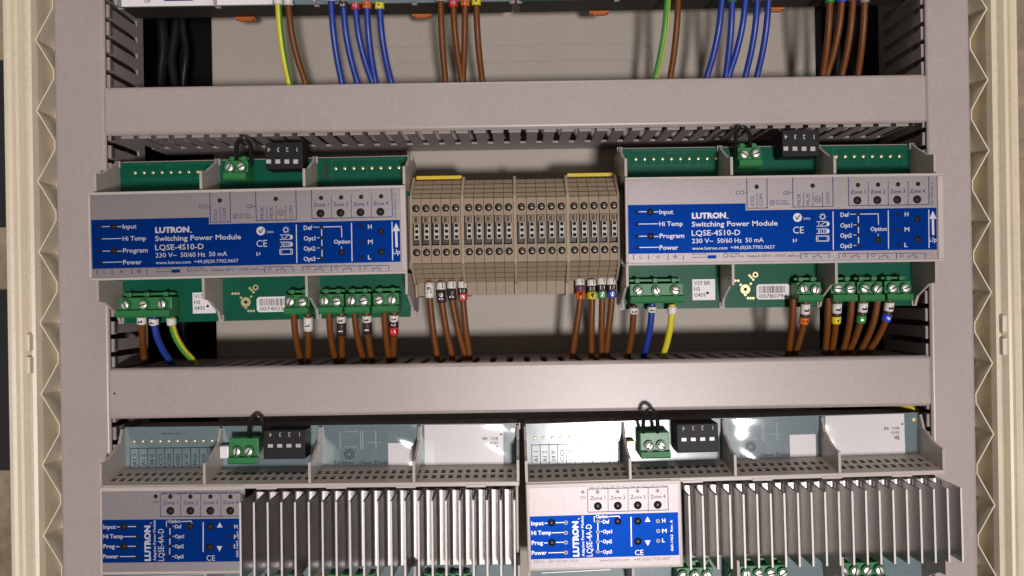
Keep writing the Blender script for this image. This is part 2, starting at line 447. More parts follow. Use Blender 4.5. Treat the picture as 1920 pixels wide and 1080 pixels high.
# ------------------------------------------------------------------ switching modules (middle row)
SW = Frame(-184.5, -25, 44.0, 0.40)           # the left one; its photo pixels define the print
def switching_module(fr, label, serial, sticker, clip=None):
    t = thing('switching_module', label, 'power module', 'switching modules in the middle row', fr)
    L = SW.L
    # rear housing with side walls
    m = MB(); m.box(-106, 106, 38.6, 70, -58, 58, 1.5); m.box(-104, 104, 2.1, 38.5, -27.5, 27.5)
    m.build('housing', 'housing', t)
    m = MB(); m.box(-105.5, 105.5, 37, 38.5, 27.6, 56.5); m.build('upper_circuit_board', 'pcb', t); up = t.children[-1]
    m = MB(); m.box(-105.5, 105.5, 37, 38.5, -60.5, -27.6); m.build('lower_circuit_board', 'pcb', t); lo = t.children[-1]
    for x in (-106.3, -33.5, 37.5, 106.3):
        divider(t, x, 0, 1, top=57); divider(t, x, 0, -1)
    # front cover: raised frame round the label
    m = MB(); m.box(-108, 108, .4, 2, -30, 30, .5)
    m.box(-108, 108, -.8, .35, 28.2, 30, .5, 2, True); m.box(-108, 108, -.8, .35, -30, -28.3, .5, 2, True)
    m.box(-108, -106.3, -.8, .35, -28.2, 28.1, .4); m.box(104.2, 108, -.8, .35, -28.2, 28.1, .4)
    m.build('front_cover', 'cover', t)
    m = MB(); m.box(-106.2, 104.1, .15, .38, -28.2, 28.0); lab = m.build('label_plate', 'silver', t)
    # blue field
    y = .06
    m = MB(); g = lambda a, b: L(a, b, 0)
    zt = g(172, 412.5)[1]; zs = g(391, 420.5)[1]; zb = g(462, 497.5)[1]; xs_ = g(391.5, 412)[0]
    m.poly([(-106.1, zb), (103.6, zb), (103.6, zs), (xs_, zs), (xs_, zt), (-106.1, zt)], y); m.build('blue_field', 'blue', lab)
    # white print
    y = -.02; m = MB(); u = .3625
    def T(s, px_, py_, wpx, hpx=None, **k): a = g(px_, py_); m.text(s, a[0], a[1], y, width=wpx * u, h=(hpx * u if hpx else None), **k)
    def Ln(a, b, w=1.4): m.line(g(*a), g(*b), w * u, y)
    T('Input', 230, 429, 26, 8.5, bold=.012); T('Hi Temp', 230, 451.5, 44, 8.5, bold=.012); T('Program', 231, 474, 46, 8.5, bold=.012); T('Power', 231, 496, 35, 8.5, bold=.012)
    for q in ((425, 191, 206), (425, 219, 228), (448, 191, 228), (471, 192, 207), (471, 220, 229), (492, 193, 229)): Ln((q[1], q[0]), (q[2], q[0] - (q[2] - q[1]) * .023))
    T('LUTRON', 291, 436.5, 64, 10, bold=.05); T('.', 357, 436, 2.5, bold=.05)
    T('Switching Power Module', 291, 452, 161, 9.4, bold=.014)
    T('LQSE-4S10-D', 291, 469, 91, 10.2, bold=.008); T('230 V~', 291.5, 483, 40, 8.6, bold=.004); T('50/60 Hz', 339, 482, 46, 8.6, bold=.004); T('50 mA', 392, 480.5, 34, 8.6, bold=.004)
    T('www.lutron.com', 292, 495.5, 66, 6, bold=.004); T('+44.(0)20.7702.0657', 364, 493.5, 83, 6.2, bold=.004)
    c = g(489, 433); m.cyl((c[0], y + .02, c[1]), 'y', 8.3 * u, -.02, 24)
    T('2006', 500, 437, 13, 4); T('CE', 481, 463, 20, 13); T('\u00b5', 481, 478, 7, 8)
    c = g(536, 431); m.ring(c, 3.2 * u, 4.6 * u, y)
    for k in range(8): a = R(45 * k); m.line((c[0] + 4.8 * u * math.cos(a), c[1] + 4.8 * u * math.sin(a)), (c[0] + 6.6 * u * math.cos(a), c[1] + 6.6 * u * math.sin(a)), 1.2 * u, y)
    for yy in (444.5, 458):
        a = g(529, yy + 4.5); b = g(544, yy - 4.5); m.rect(a[0], a[1], b[0], b[1], 1.2 * u, y)
        c = g(545, yy); m.poly([(c[0] + 4.5 * u * math.cos(R(t_)) * .9, c[1] + 4.6 * u * math.sin(R(t_))) for t_ in range(-90, 91, 20)], y - .01)
        Ln((525, yy + 4.6), (530, yy + 4.5)); Ln((525, yy - 4), (530, yy - 4.2))
        if yy < 450: Ln((531, yy + 4), (542, yy - 4), 1.2)
        else:
            for q in (531, 534, 538, 541): Ln((q, yy + 4), (q, yy - 4), 1.0)
    a = g(525, 477); b = g(548, 467); m.rect(a[0], a[1], b[0], b[1], 1.6 * u, y); Ln((528, 477), (528, 467.5), 1); Ln((545, 476.6), (545, 467.2), 1)
    for xx, y0, y1 in ((555.5, 421, 493), (659, 418, 490), (735, 416, 488)): Ln((xx, y0), (xx + 1.2, y1), 1.8)
    for s_, py_ in (('Def', 431), ('Opt1', 451), ('Opt2', 470), ('Opt3', 489.5)):
        T(s_, 569.5, py_, 16 if s_ == 'Def' else 22, 8, bold=.02); Ln((587 if s_ == 'Def' else 594, py_ - 5), (600, py_ - 5.3), 1.2)
    Ln((603, 429), (604, 482), 1.8); Ln((605, 425.6), (641, 424.8), 1.6); Ln((640.3, 425), (641, 445), 1.6); T('Option', 626, 457, 31, 7.6, bold=.02); Ln((640.5, 462), (640.7, 467), 1.2)
    for s_, py_, w_ in (('H', 429, 7), ('M', 457.5, 9), ('L', 486.5, 6)): T(s_, 690, py_, w_, 8, bold=.02)
    for q in (((743 - 7, 433.5), (743 + 7, 433), (742.5, 418)),): m.poly([g(*p) for p in q], y)
    m.poly([g(740.5, 433), g(745, 433), g(746, 463.5), g(741.5, 463.5)], y); T('Up', 736.5, 476.5, 14, 9, bold=.01)
    m.build('white_lettering', 'white', lab)
    # tick inside the round mark
    m = MB(); m.line(g(485.5, 431), g(488, 436.5), 1.8 * u, y - .02); m.line(g(488, 437), g(493.5, 428.5), 1.8 * u, y - .03); m.build('check_mark', 'ink', lab)
    # violet print on the silver part
    m = MB()
    for x0, x1, y0, y1 in ((394.5, 431, 360, 416.5), (480.5, 554.5, 357, 413.5), (585, 734.5, 353.5, 410)):
        a = g(x0, y1); b = g(x1, y0); m.line((a[0], a[1]), (b[0], a[1]), 1.3 * u, y)
        m.line((a[0], a[1]), (a[0], b[1]), 1.5 * u, y); m.line((b[0], a[1]), (b[0], b[1]), 1.5 * u, y)
    for xx, y0, y1 in ((412.5, 389, 415), (500, 386, 413), (517.5, 386, 413), (535.5, 385, 412.5), (621, 366, 409), (658.5, 364, 408.5), (696, 363, 408)): Ln((xx, y0), (xx + .6, y1), 1.0)
    T('CCI', 373, 391, 15, 7); Ln((389, 388), (393.5, 387.8), 1.2); T('QS', 462, 390, 12, 7); Ln((475, 387), (479.5, 386.8), 1.2)
    for s_, px_, py_, l_ in (('CCI', 407.5, 412, 18), ('COM', 424, 412, 22), ('MUX', 495, 410, 22), ('MUX', 512, 409.5, 22), ('COM', 549, 408, 22)): T(s_, px_, py_, l_, 6.5, rot=90)
    c = g(526.5, 398.5); m.ring(c, 5.2 * u, 6.2 * u, y); T('AO', 522.5, 401, 8, 5)
    c = g(441, 405.5); m.ring(c, 3.6 * u, 4.6 * u, y); Ln((438.5, 408), (443.5, 403), 1); T('0.5 Nm', 448, 404.5, 22, 4); T('All Others', 448, 409.5, 27, 4)
    for i in range(4): T('Zone %d' % (i + 1), 588 + 37.3 * i, 387.5 - .85 * i, 28, 7, bold=.01)
    T('060-1460 Rev. A', 743, 408, 44, 3.6, rot=90)
    m.build('violet_lettering', 'purple', lab); m = MB()
    for q in (182, 210, 247, 275.5): Ln((q, 505), (q + .3, 515), 1.3)
    T('L', 194, 513, 4, 6); T('N', 226, 512.5, 5, 6); c = g(260.5, 508.5); m.ring(c, 2.4 * u, 3.4 * u, y); Ln((257.5, 508.5), (263.5, 508.5), 1)
    T('DIN rail 6 mm', 292, 505, 28, 3); Ln((292, 509.5), (321, 508.8), .9)
    c = g(355, 505); m.ring(c, 3.6 * u, 4.6 * u, y); T('1.0 Nm', 362, 504, 20, 3.6); T('Mains Only', 362, 508.8, 27, 3.6)
    T('Outputs 230 V~  10 AX  each', 396, 508.5, 88, 5); Ln((486, 505.3), (496, 505), 1.0)
    for x0, x1 in ((496, 549), (567.5, 621), (621, 675), (675, 729)):
        ys = 500.5 - (x0 - 496) * .012
        Ln((x0, ys), (x1, ys - .8), 1.1); Ln((x0, ys), (x0 + .2, ys + 10), 1.2); Ln((x1, ys - 1), (x1 + .2, ys + 9), 1.2)
        c = g(x0 + 10, ys + 3.6); m.ring(c, 2.4 * u, 3.2 * u, y); xs2 = x0 + 23
        Ln((xs2, ys + 10), (xs2, ys + 4.5), 1); Ln((xs2, ys + 5), (xs2 + 6, ys + 5), 1); Ln((xs2 + 5, ys + 5), (xs2 + 12, ys + 1), 1); Ln((xs2 + 15, ys + 4.5), (xs2 + 15.2, ys + 10), 1); Ln((xs2 + 10, ys + 5), (xs2 + 15, ys + 4.7), 1)
    m.build('violet_lettering', 'purple', lab)
    m = MB(); a = g(321.5, 511.5); b = g(337.5, 505); m.poly([a, (b[0], a[1]), b, (a[0], b[1])], y); m.build('blue_bar', 'blue', lab)
    buttons(lab, L, [(213, 425, 2.3), (214, 470.5, 2.3), (640.5, 473, 2.2), (714, 434, 2.2), (715, 472, 2.3)] + [(601 + 37.4 * i, 400 - i, 2.75) for i in range(4)], -.0)
    leds(lab, L, [(187, 425, 1.3), (187, 448, 1.3), (188, 471, 1.3), (189, 492, 1.3), (602.5, 426, 1.3), (603, 446, 1.3), (603.4, 465, 1.3), (604, 484.5, 1.3), (678, 425, 1.35), (679, 454, 1.35), (679, 483, 1.35),
                  (412, 376, 1.5), (517, 373, 1.5)] + [(602 + 37.5 * i, 371 - i, 1.5) for i in range(4)], -.0)
    # upper bays: solder pads, print
    m = MB(); yp = 37.0
    for i in range(10): c = L(253.5 + 16.75 * i, 324.2 - .3 * i, yp); m.cyl((c[0], yp, c[1]), 'y', 1.15, -.25, 12, dome=.3)
    m.build('test_pads', 'gold', up); m = MB()
    for i in range(8): c = L(629.5 + 16.9 * i, 316 - .27 * i, yp); m.cyl((c[0], yp, c[1]), 'y', 1.25, -.25, 12, dome=.3)
    m.build('test_pads', 'gold', up)
    yq = yp - .08
    for (px_, py_, w_), tx, lines in (((312, 313.5, 36), 'Wire Entry Side', ((246, 308.5, 410, 305.5, .3), (246, 337, 410, 334, .25))),
                                      ((622, 301.5, 136), 'Wire Entry Side  Wire Entry Side  Wire Entry Side', ((622, 338, 622, 300, .25), (688.5, 336, 688, 304, .25), (756, 334, 756, 300, .25)))):
        m = MB(); a = L(px_, py_, yq); m.text(tx, a[0], a[1], yq, width=w_ * .385, h=1.1)
        for q in lines: m.line(L(q[0], q[1], yq), L(q[2], q[3], yq), q[4], yq)
        if w_ < 50:
            for i in range(10): m.line(L(253.5 + 16.75 * i, 327, yq), L(253.5 + 16.75 * i, 336, yq), .3, yq)
        m.build('board_print', 'trace', up)
    a = L(608, 334, yp); m = MB(); m.box(a[0], a[0] + 2.6, yp - 1.2, yp, a[1], a[1] + 10, .2); m.build('board_component', 'knife', up)
    connector(t, [L(430.5, 314.5, 22), L(452, 313, 22)], -1, 22, 37, 2.6)
    dip_switch(t, L, 497, 268, 568, 316, 281, 303, (504, 521, 538, 554.5), 20)
    # lower bays
    connector(t, [L(234.5, 572, 22), L(268.5, 571.5, 22), L(303.5, 570.5, 22)], -1, 22, 37, 2.7, half=6.0)
    for a_, b_ in (((544, 565.5), (567, 567)), ((608.5, 564.5), (631.5, 565.5)), ((658.5, 564), (682, 564.5)), ((710.5, 563), (735, 562.5))): connector(t, [L(*a_, 22), L(*b_, 22)], -1, 22, 37, 2.75)
    m = MB()
    for px_, py_, r0, r1 in ((479.5, 539, 1.0, 2.1), (461, 566.5, 1.2, 3.6)): c = L(px_, py_, yp); m.ring(c, r0, r1, yp - .2, 20)
    for px_, py_ in ((436.5, 550.5), (442, 550.5), (447.5, 550.5), (466, 583), (471, 583), (476, 583), (468.5, 540.5), (472, 544), (475.5, 548), (452, 558), (471, 556), (461, 577)): c = L(px_, py_, yp); m.cyl((c[0], yp, c[1]), 'y', .95, -.2, 10)
    m.build('gold_pads', 'gold', lo)
    m = MB(); c = L(461, 566.5, yp); m.cyl((c[0], yp - .1, c[1]), 'y', 1.2, -.15, 16); c = L(479.5, 539, yp); m.cyl((c[0], yp - .1, c[1]), 'y', 1.0, -.15, 16); m.build('board_hole', 'ink', lo)
    a = L(362, 588, yp); b = L(404, 549, yp)
    m = MB(); m.box(a[0], b[0], yp - .35, yp - .1, a[1], b[1] + .5, .1); st = m.build('version_sticker', 'paper', lo)
    m = MB()
    for i, s_ in enumerate(sticker): m.text(s_, a[0] + 1.3, b[1] - 3.6 - 4.3 * i, yp - .4, h=2.7, bold=.004)
    c = L(390, 574, yp); m.cyl((c[0], yp - .36, c[1]), 'y', 1.0, -.05, 12); m.build('sticker_print', 'ink', st)
    a = L(482, 585.5, yp); b = L(544, 555.5, yp)
    m = MB(); m.prism([(a[0] + 1.5, a[1]), (b[0] - 1.5, a[1]), (b[0], a[1] + 1.5), (b[0], b[1] - 1.5), (b[0] - 1.5, b[1]), (a[0] + 1.5, b[1]), (a[0], b[1] - 1.5), (a[0], a[1] + 1.5)], 'y', yp - .35, yp - .1)
    st = m.build('serial_sticker', 'paper', lo)
    m = MB(); xx = a[0] + 2.2; rnd = random.Random(serial)
    while xx < b[0] - 4.0:
        w_ = rnd.choice((.22, .3, .5)); m.poly([(xx, a[1] + 4.6), (xx + w_, a[1] + 4.6), (xx + w_, b[1] - 1.4), (xx, b[1] - 1.4)], yp - .42); xx += w_ + rnd.choice((.25, .4, .6))
    m.text(serial, a[0] + 2.0, a[1] + 1.1, yp - .42, width=b[0] - a[0] - 4.2, h=2.7); m.build('sticker_print', 'ink', st)
    return t
switching_module(SW, 'left switching module with blue label and serial sticker 00740250', '00740250', ('V17', 'H2', '0433'))
SWR = Frame(180.4, -25, 47.3, -0.12)
switching_module(SWR, 'right switching module with blue label and serial sticker 007B0794', '007B0794', ('V37 BR', 'H2', 'G435'))

# ------------------------------------------------------------------ adaptive modules (bottom row and the row above)
AD = Frame(146.5, -20, -158.5, 0.75)          # the right one defines the print
ADL = Frame(-147.2, -20, -158.8, -0.35)
HW = 144.5
def heatsink(root, x0, n, pitch, z0, z1, yf, yb, mname='alu'):
    prof = [(x0 - 1.0, yb + 8)]
    t = 0.68; r = 2.6
    for i in range(n):
        x = x0 + i * pitch
        prof += [(x - t, yb - r) if i else (x - 1.0, yb - r), (x - t, yf + .5), (x - t * .8, yf + .18), (x - .2, yf), (x + .2, yf), (x + t * .8, yf + .18), (x + t, yf + .5), (x + t, yb - r)]
        if i < n - 1:
            for k in range(1, 6):
                a = R(90 - 18 * k) ; prof.append((x + t + r - r * math.sin(a), yb - r + r * math.cos(a)))
            xn = x + pitch
            for k in range(0, 5):
                a = R(18 * k); prof.append((xn - t - r + r * math.sin(a), yb - r + r * math.cos(a)))
    prof.append((x0 + (n - 1) * pitch + 1.0, yb + 8))
    m = MB(); m.prism(prof, 'z', z0, z1); m.mi = 1
    for i in range(n):
        x = x0 + i * pitch; m.box(x - .62, x + .62, yf - .12, yf - .01, z0 + .05, z1 - .05)
    return m.build('finned_heatsink', (mname, 'alu_edge'), root)
def vent_deck(root, x0, x1, zt, y0, y1):
    """horizontal deck with two rows of slots"""
    m = MB(); pitch = 5.9; ys = [y0, y0 + 7, y0 + 12.5, y0 + 16, y0 + 21.5, y1]
    sl = lambda y: zt + 5.2 * (y - y0) / (y1 - y0)
    def slab(u0, u1, a, b): m.prism([(a, sl(a)), (b, sl(b)), (b, sl(b) - 1.6), (a, sl(a) - 1.6)], 'x', u0, u1)
    for a, b in ((ys[0], ys[1]), (ys[2], ys[3]), (ys[4], ys[5])): slab(x0, x1, a, b)
    x = x0
    while x < x1 - .5:
        for a, b in ((ys[1], ys[2]), (ys[3], ys[4])): slab(x, min(x + 2.7, x1), a + .01, b - .01)
        x += pitch
    d = m.build('vent_deck', 'housing', root)
    m = MB(); m.box(x0 + .5, x1 - .5, y0 + 4, y1 - 2, zt - 4, zt - 3); m.build('vent_shade_sheet', 'void', d)  # added black sheet, stands for the shade below the slots
    return d
def adaptive_module(fr, label, kind):
    t = thing('dimmer_module', label, 'power module', 'dimmer modules with finned heatsinks', fr)
    L = AD.L; u = 512.0 / F * 1.0
    m = MB(); m.box(-HW + 1, HW - 1, 33.6, 65, -54, 63, 1.2)
    m.box(-HW + 1, -HW + 97, 3.1, 33.5, -26, 25.5); m.box(-HW + 97.5, HW - 1, 22, 33.5, -26, 25)
    m.build('housing', 'housing', t)
    m = MB(); m.box(-HW + 1, HW - 1, 32, 33.5, 26, 65); up = m.build('upper_circuit_board', 'pcb_teal', t)
    m = MB(); m.box(-HW + 1, HW - 1, 32, 33.5, -59, -27); lo = m.build('lower_circuit_board', 'pcb_teal', t)
    dx = (-HW + .9, -72.2, 0.2, 72.0, HW - .9)
    for x in dx:
        divider(t, x, 0, 1, 1.0, 30.5, 64); divider(t, x, 0, -1, 1.0, 27.5, 58)
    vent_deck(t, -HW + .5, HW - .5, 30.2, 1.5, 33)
    # front lip over the heatsink, ledge under it
    m = MB(); m.box(-HW + 99, HW, 1.0, 3.2, 27.2, 30.4, .5)
    for k in range(4): m.box(-HW + 108 + 48 * k, -HW + 122 + 48 * k, .6, 3.4, 26.6, 28.6, .3)
    m.build('deck_lip', 'cover', t)
    m = MB(); m.box(-HW + 99, HW, 14, 26, -29.5, -27.6, .4); m.build('lower_ledge', 'cover', t)
    n = 21; p = 9.1 if kind == 'r' else 9.17
    heatsink(t, -35.4 if kind == 'r' else -42.4, n, p, -28.0 if kind == 'r' else -31.0, 21.6, -13, 13.5)
    # printed front
    m = MB(); m.box(-HW, -HW + 107 - (0 if kind == 'r' else 7), .3, 3, -31, 29.4, .9, 3, True); m.build('front_cover', 'cover', t)
    xr = -HW + (104.5 if kind == 'r' else 99.5)
    m = MB(); m.box(-HW + 2.2, xr, .05, .28, -28.8, 26.5); lab = m.build('label_plate', 'silver', t)
    y = -.02; m = MB(); g = lambda a, b: L(a, b, 0)
    zt = g(1130, 964.5)[1]; zb = g(1130, 1045)[1]
    m.poly([(-HW + 2.3, zb), (xr - .4, zb), (xr - .4, zt), (-HW + 2.3, zt)], y); m.build('blue_field', 'blue', lab)
    y = -.1; m = MB()
    def T(s, px_, py_, wpx, hpx=None, **k): a = g(px_, py_); m.text(s, a[0], a[1], y, width=wpx * u, h=(hpx * u if hpx else None), **k)
    def Ln(a, b, w=1.4): m.line(g(*a), g(*b), w * u, y)
    T('Input', 996, 985, 23.5, 7.6, bold=.02); T('Hi Temp', 996.5, 1003, 37, 7.6, bold=.02); T('Prog', 997, 1021.5, 21, 7.6, bold=.02); T('Power', 997, 1040.5, 28, 7.6, bold=.02)
    for x0, x1, yy in ((1021, 1027, 981), (1042, 1058, 980), (1035, 1058, 999), (1020, 1027, 1018), (1042, 1058, 1017), (1028, 1058, 1036.5)): Ln((x0, yy), (x1, yy - (x1 - x0) * .03), 1.6)
    T('LUTRON', 1085.5, 1043.5, 66, 10.5, rot=90, bold=.05); T('.', 1085.5, 974, 2.5, rot=90, bold=.05)
    T('Adaptive Power Module', 1096, 1043, 76, 5, rot=90, bold=.012); T('LQSE-4A-D', 1111, 1043, 60, 11, rot=90)
    T('Option', 1117.5, 971.5, 23, 6, bold=.02); Ln((1142, 968.5), (1161, 967.5), 1.6); Ln((1161, 967.5), (1162.5, 974), 1.3); Ln((1114, 968.5), (1116.5, 968.4), 1.3); Ln((1114, 968.5), (1114.3, 979), 1.3)
    for s_, py_ in (('Def', 981.5), ('Opt1', 1000), ('Opt2', 1018.5), ('Opt3', 1038)): T(s_, 1130.5, py_, 12 if s_ == 'Def' else 17, 6.8, bold=.02); Ln((1126, py_ - 3.5), (1129.5, py_ - 3.6), 1.2)
    Ln((1121, 978), (1121.3, 1034), 1.8); Ln((1183, 969), (1184, 1024.5), 2.0)
    m.poly([g(1209, 978.5), g(1219.5, 978), g(1214, 968.5)], y); m.poly([g(1209, 1013.5), g(1219.5, 1013), g(1214.7, 1023.5)], y)
    for s_, py_, w_ in (('H', 979.5, 6), ('M', 999, 8.5), ('L', 1016.5, 5)): T(s_, 1241.5, py_, w_, 7.2, bold=.02)
    T('CE', 1190.5, 1041, 16, 10); T('060-1462  Rev. A', 1262.5 - (0 if kind == 'r' else 12), 1033, 58, 4.6, rot=90, bold=.012)
    m.build('white_lettering', 'white', lab)
    m = MB()
    a = g(1102.5, 960.5); b = g(1252, 913); m.rect(a[0], a[1], b[0], b[1], 1.2 * u, y)
    for xx in (1140, 1177.5, 1215.3): Ln((xx, 912), (xx + .3, 959), 1.0)
    for i in range(4): T('Zone %d' % (i + 1), 1107 + 37.6 * i, 937.5 - .95 * i, 28, 6.8); T('500 W Max', 1105 + 37.6 * i, 916.5 - .9 * i, 34, 3.4)
    T('CCI', 1087.5, 935, 11, 4.6)
    m.build('violet_lettering', 'purple', lab)
    m = MB(); T('230 V~  50 / 60 Hz  10 A', 1000.5, 1056, 83, 5.4); T('www.lutron.com   +44.(0)20.7702.0657', 1124, 1053.5, 133, 5.4); m.build('grey_lettering', 'grey_print', lab)
    buttons(lab, L, [(1034, 980, 2.6), (1035, 1017.3, 2.6), (1158.3, 977.3, 2.5), (1196, 977, 2.6), (1196.3, 1015, 2.6)] + [(1121 + 37.4 * i, 949 - .8 * i, 2.75) for i in range(4)], -.05)
    leds(lab, L, [(1061, 980, 1.4), (1061, 999, 1.4), (1061, 1017, 1.4), (1061, 1036, 1.4), (1121, 978, 1.3), (1121, 997, 1.3), (1121, 1015.5, 1.3), (1121, 1034, 1.3), (1233.5, 977, 1.35), (1234, 995.5, 1.35), (1234, 1014, 1.35), (1093, 922.5, 1.4)] + [(1120.5 + 37.5 * i, 922.3 - .7 * i, 1.5) for i in range(4)], -.05, kind == 'r')
    # upper bays ------------------------------------------------
    yp = 32.0; yq = yp - .08
    m = MB()
    for i in range(10): c = (-HW + 8 + 6.3 * i, 54.5); m.cyl((c[0], yp, c[1]), 'y', 1.15, -.25, 12, dome=.3)
    m.build('test_pads', 'gold', up)
    m = MB(); m.cyl((HW - 4.5, yp, 60), 'y', 1.4, -.3, 14); m.build('gold_pad', 'gold', up)
    m = MB(); m.line((-HW + 5, 49.5), (-74, 49.5), .5, yq)
    for i in range(11): m.line((-HW + 5.2 + 6.3 * i, 49.5), (-HW + 5.2 + 6.3 * i, 33), .4, yq)
    for i, s_ in enumerate(('A1 1', 'A1 2', '24 V', 'CCI', 'COM', 'GND', '+ V', 'MUX', 'MUX', 'SH')): m.text(s_, -HW + 9.8 + 6.3 * i, 37, yq, width=8, h=2.8, rot=90)
    m.text('Wire Entry Side', -HW + 28, 59.2, yq, width=14, h=1.5)
    m.build('board_print', 'ink', up); m = MB()
    m.text('5 Wires   Oper Poste', 9, 36.4, yq, width=40, h=2.4); m.ring((20.5, 43.5), 3.0, 3.6, yq); m.ring((20.5, 43.5), 1.6, 2.1, yq)
    m.build('board_print', 'ink', up)
    m = MB()
    for xx in (14, 29, 30.5, 40): m.line((xx, 60.5), (xx, 47), .5, yq)
    for q in ((17, 60, 27, 60), (34, 52, 44, 52), (17, 49, 26, 49)): m.line((q[0], q[1]), (q[2], q[3]), .35, yq)
    m.build('silver_traces', 'faint', up)
    m = MB(); m.box(49, 68, yp - .3, yp - .1, 33, 51.5); m.build('blank_sticker', 'paper', up)
    m = MB(); m.box(75.5, 133, yp - .3, yp - .1, 32.6, 64.5, .1); st = m.build('white_sticker', 'paper', up)
    m = MB(); m.text('BR  V38', 118, 53.0, yp - .38, width=11, h=2.2); m.text('0103', 123.4, 49.8, yp - .38, width=5.6, h=2.2); m.text('H2', 125.5, 46, yp - .38, width=3.5, h=2.6, bold=.03); m.cyl((131.4, yp - .31, 57), 'y', .7, -.06, 10); m.build('sticker_print', 'ink', st)
    # loose clear protective film over two of the bays
    for x0, x1, bulge, ph in ((2.5, 69.5, 3.0, 1.3), (74.5, HW - 3, 2.6, 2.2)):
        nu, nv = 30, 12; vs_, fs_ = [], []
        for i in range(nu + 1):
            for j in range(nv + 1):
                a, b = i / nu, j / nv
                yy = 30.6 - bulge * (1 - (2 * a - 1) ** 2) + .30 * math.sin(9 * a + ph + 4.1 * b) + .34 * math.sin(7.5 * b + ph * 2 + 4 * a)
                vs_.append((x0 + (x1 - x0) * a, min(yy, 31.3), 31.5 + 33 * b))
        for i in range(nu):
            for j in range(nv):
                k = i * (nv + 1) + j; fs_.append((k, k + nv + 1, k + nv + 2, k + 1))
        m = MB(); m._faces(vs_, fs_, True); m.build('clear_film', 'film', t, recalc=False)
    cs = [(-55.8, 49.4), (-47.3, 49.4)]
    connector(t, cs, -1, 17, 32, 2.7, half=6.2, tall=4)
    def LD(a, b, yl): return (a, b)
    m = MB(); m.box(-36.5, -7.0, 16, 31, 44.0, 64.5, .6); dp = m.build('dip_switch', 'black', t)
    m = MB()
    for i in range(4): m.text(str(4 - i), -31.5 + 6.6 * i + 1.1, 62.8, 15.92, h=3.0, rot=180)
    m.build('switch_numeral', 'slider', dp)
    for i in range(4):
        m = MB(); m.box(-33.3 + 6.6 * i, -29.7 + 6.6 * i, 15.4, 16.5, 52.3, 54.8, .2); m.build('switch_slider', 'paper' if kind == 'r' else 'slider', dp)
    m = MB(); m.box(-71, -64.5, 24, 31.8, 43, 52, .8); m.build('board_component', 'gold' if kind == 'r' else 'paper', up)
    # lower bays
    for x0, k in ((-34.5, 3), (2.0, 5), (79, 4)):
        connector(t, [(x0 + 8.6 * i, -43.5 if kind == 'r' else -49.5) for i in range(k)], -1, 17, 32, 2.9)
    m = MB(); m.line((-HW + 6, -38), (-HW + 40, -38), .5, yq); m.line((-HW + 10, -44), (-HW + 60, -43), .5, yq); m.text('OP', -HW + 18, -36, yq, h=2.2); m.text('5 Wires', -HW + 50, -39, yq, h=2); m.build('silver_traces', 'white', lo)
    return t
adaptive_module(AD, 'brightly lit heatsink module at the lower right', 'r')
adaptive_module(ADL, 'shadowed heatsink module at the lower left', 'l')

def upper_module(fr, label, kind):
    t = thing('dimmer_module', label, 'power module', 'dimmer modules with finned heatsinks', fr)
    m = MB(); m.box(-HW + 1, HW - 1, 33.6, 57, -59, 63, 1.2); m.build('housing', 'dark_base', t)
    m = MB(); m.box(-HW + 1, HW - 1, 32, 33.5, -59.5, -27); lo = m.build('lower_circuit_board', 'pcb_teal' if kind == 'l' else 'pcb', t)
    for x in (-HW + .9, -72.2, 0.2, 72.0, HW - .9): divider(t, x, 0, -1, 1.0, 27.5, 59)
    yq = 31.9
    if kind == 'l':
        m = MB(); m.box(-HW + 3.5, -31, 31.6, 31.9, -59.3, -30); st = m.build('pale_strip', 'paper', lo)
        m = MB(); m.text('OP', -HW + 20, -57, 31.55, h=2.6); m.build('strip_print', 'ink', st)
        m = MB(); m.poly([(-HW + 34, -55.8), (-HW + 56, -55.8), (-HW + 54, -54.5), (-HW + 36, -54.5)], 31.55); m.build('violet_mark', 'purple', st)
    for cx in ((-60, 74.5) if kind == 'l' else (-83, 51)):
        m = MB(); m.box(cx - 7.5, cx + 7.5, 55, 61, -60.6, -59.1, .4); m.box(cx - 5, cx + 5, 56, 60, -61.6, -60.5, .3); m.build('release_clip', 'orange', t)
    grp = ((-27, 2, 8.0), (9, 5, 9.2), (90, 4, 8.6)) if kind == 'l' else ((-44, 2, 8), (-4, 5, 8.8), (79, 4, 8.6))
    for x0, k, p in grp: connector(t, [(x0 + p * i, -45) for i in range(k)], -1, 17, 32, 2.9)
    return t
upper_module(Frame(-146.0, -20, 273.0, 0.0), 'module at the top left showing a pale strip over an orange clip', 'l')
upper_module(Frame(146.5, -20, 273.5, 0.2), 'module at the top right showing only its underside and orange clips', 'r')

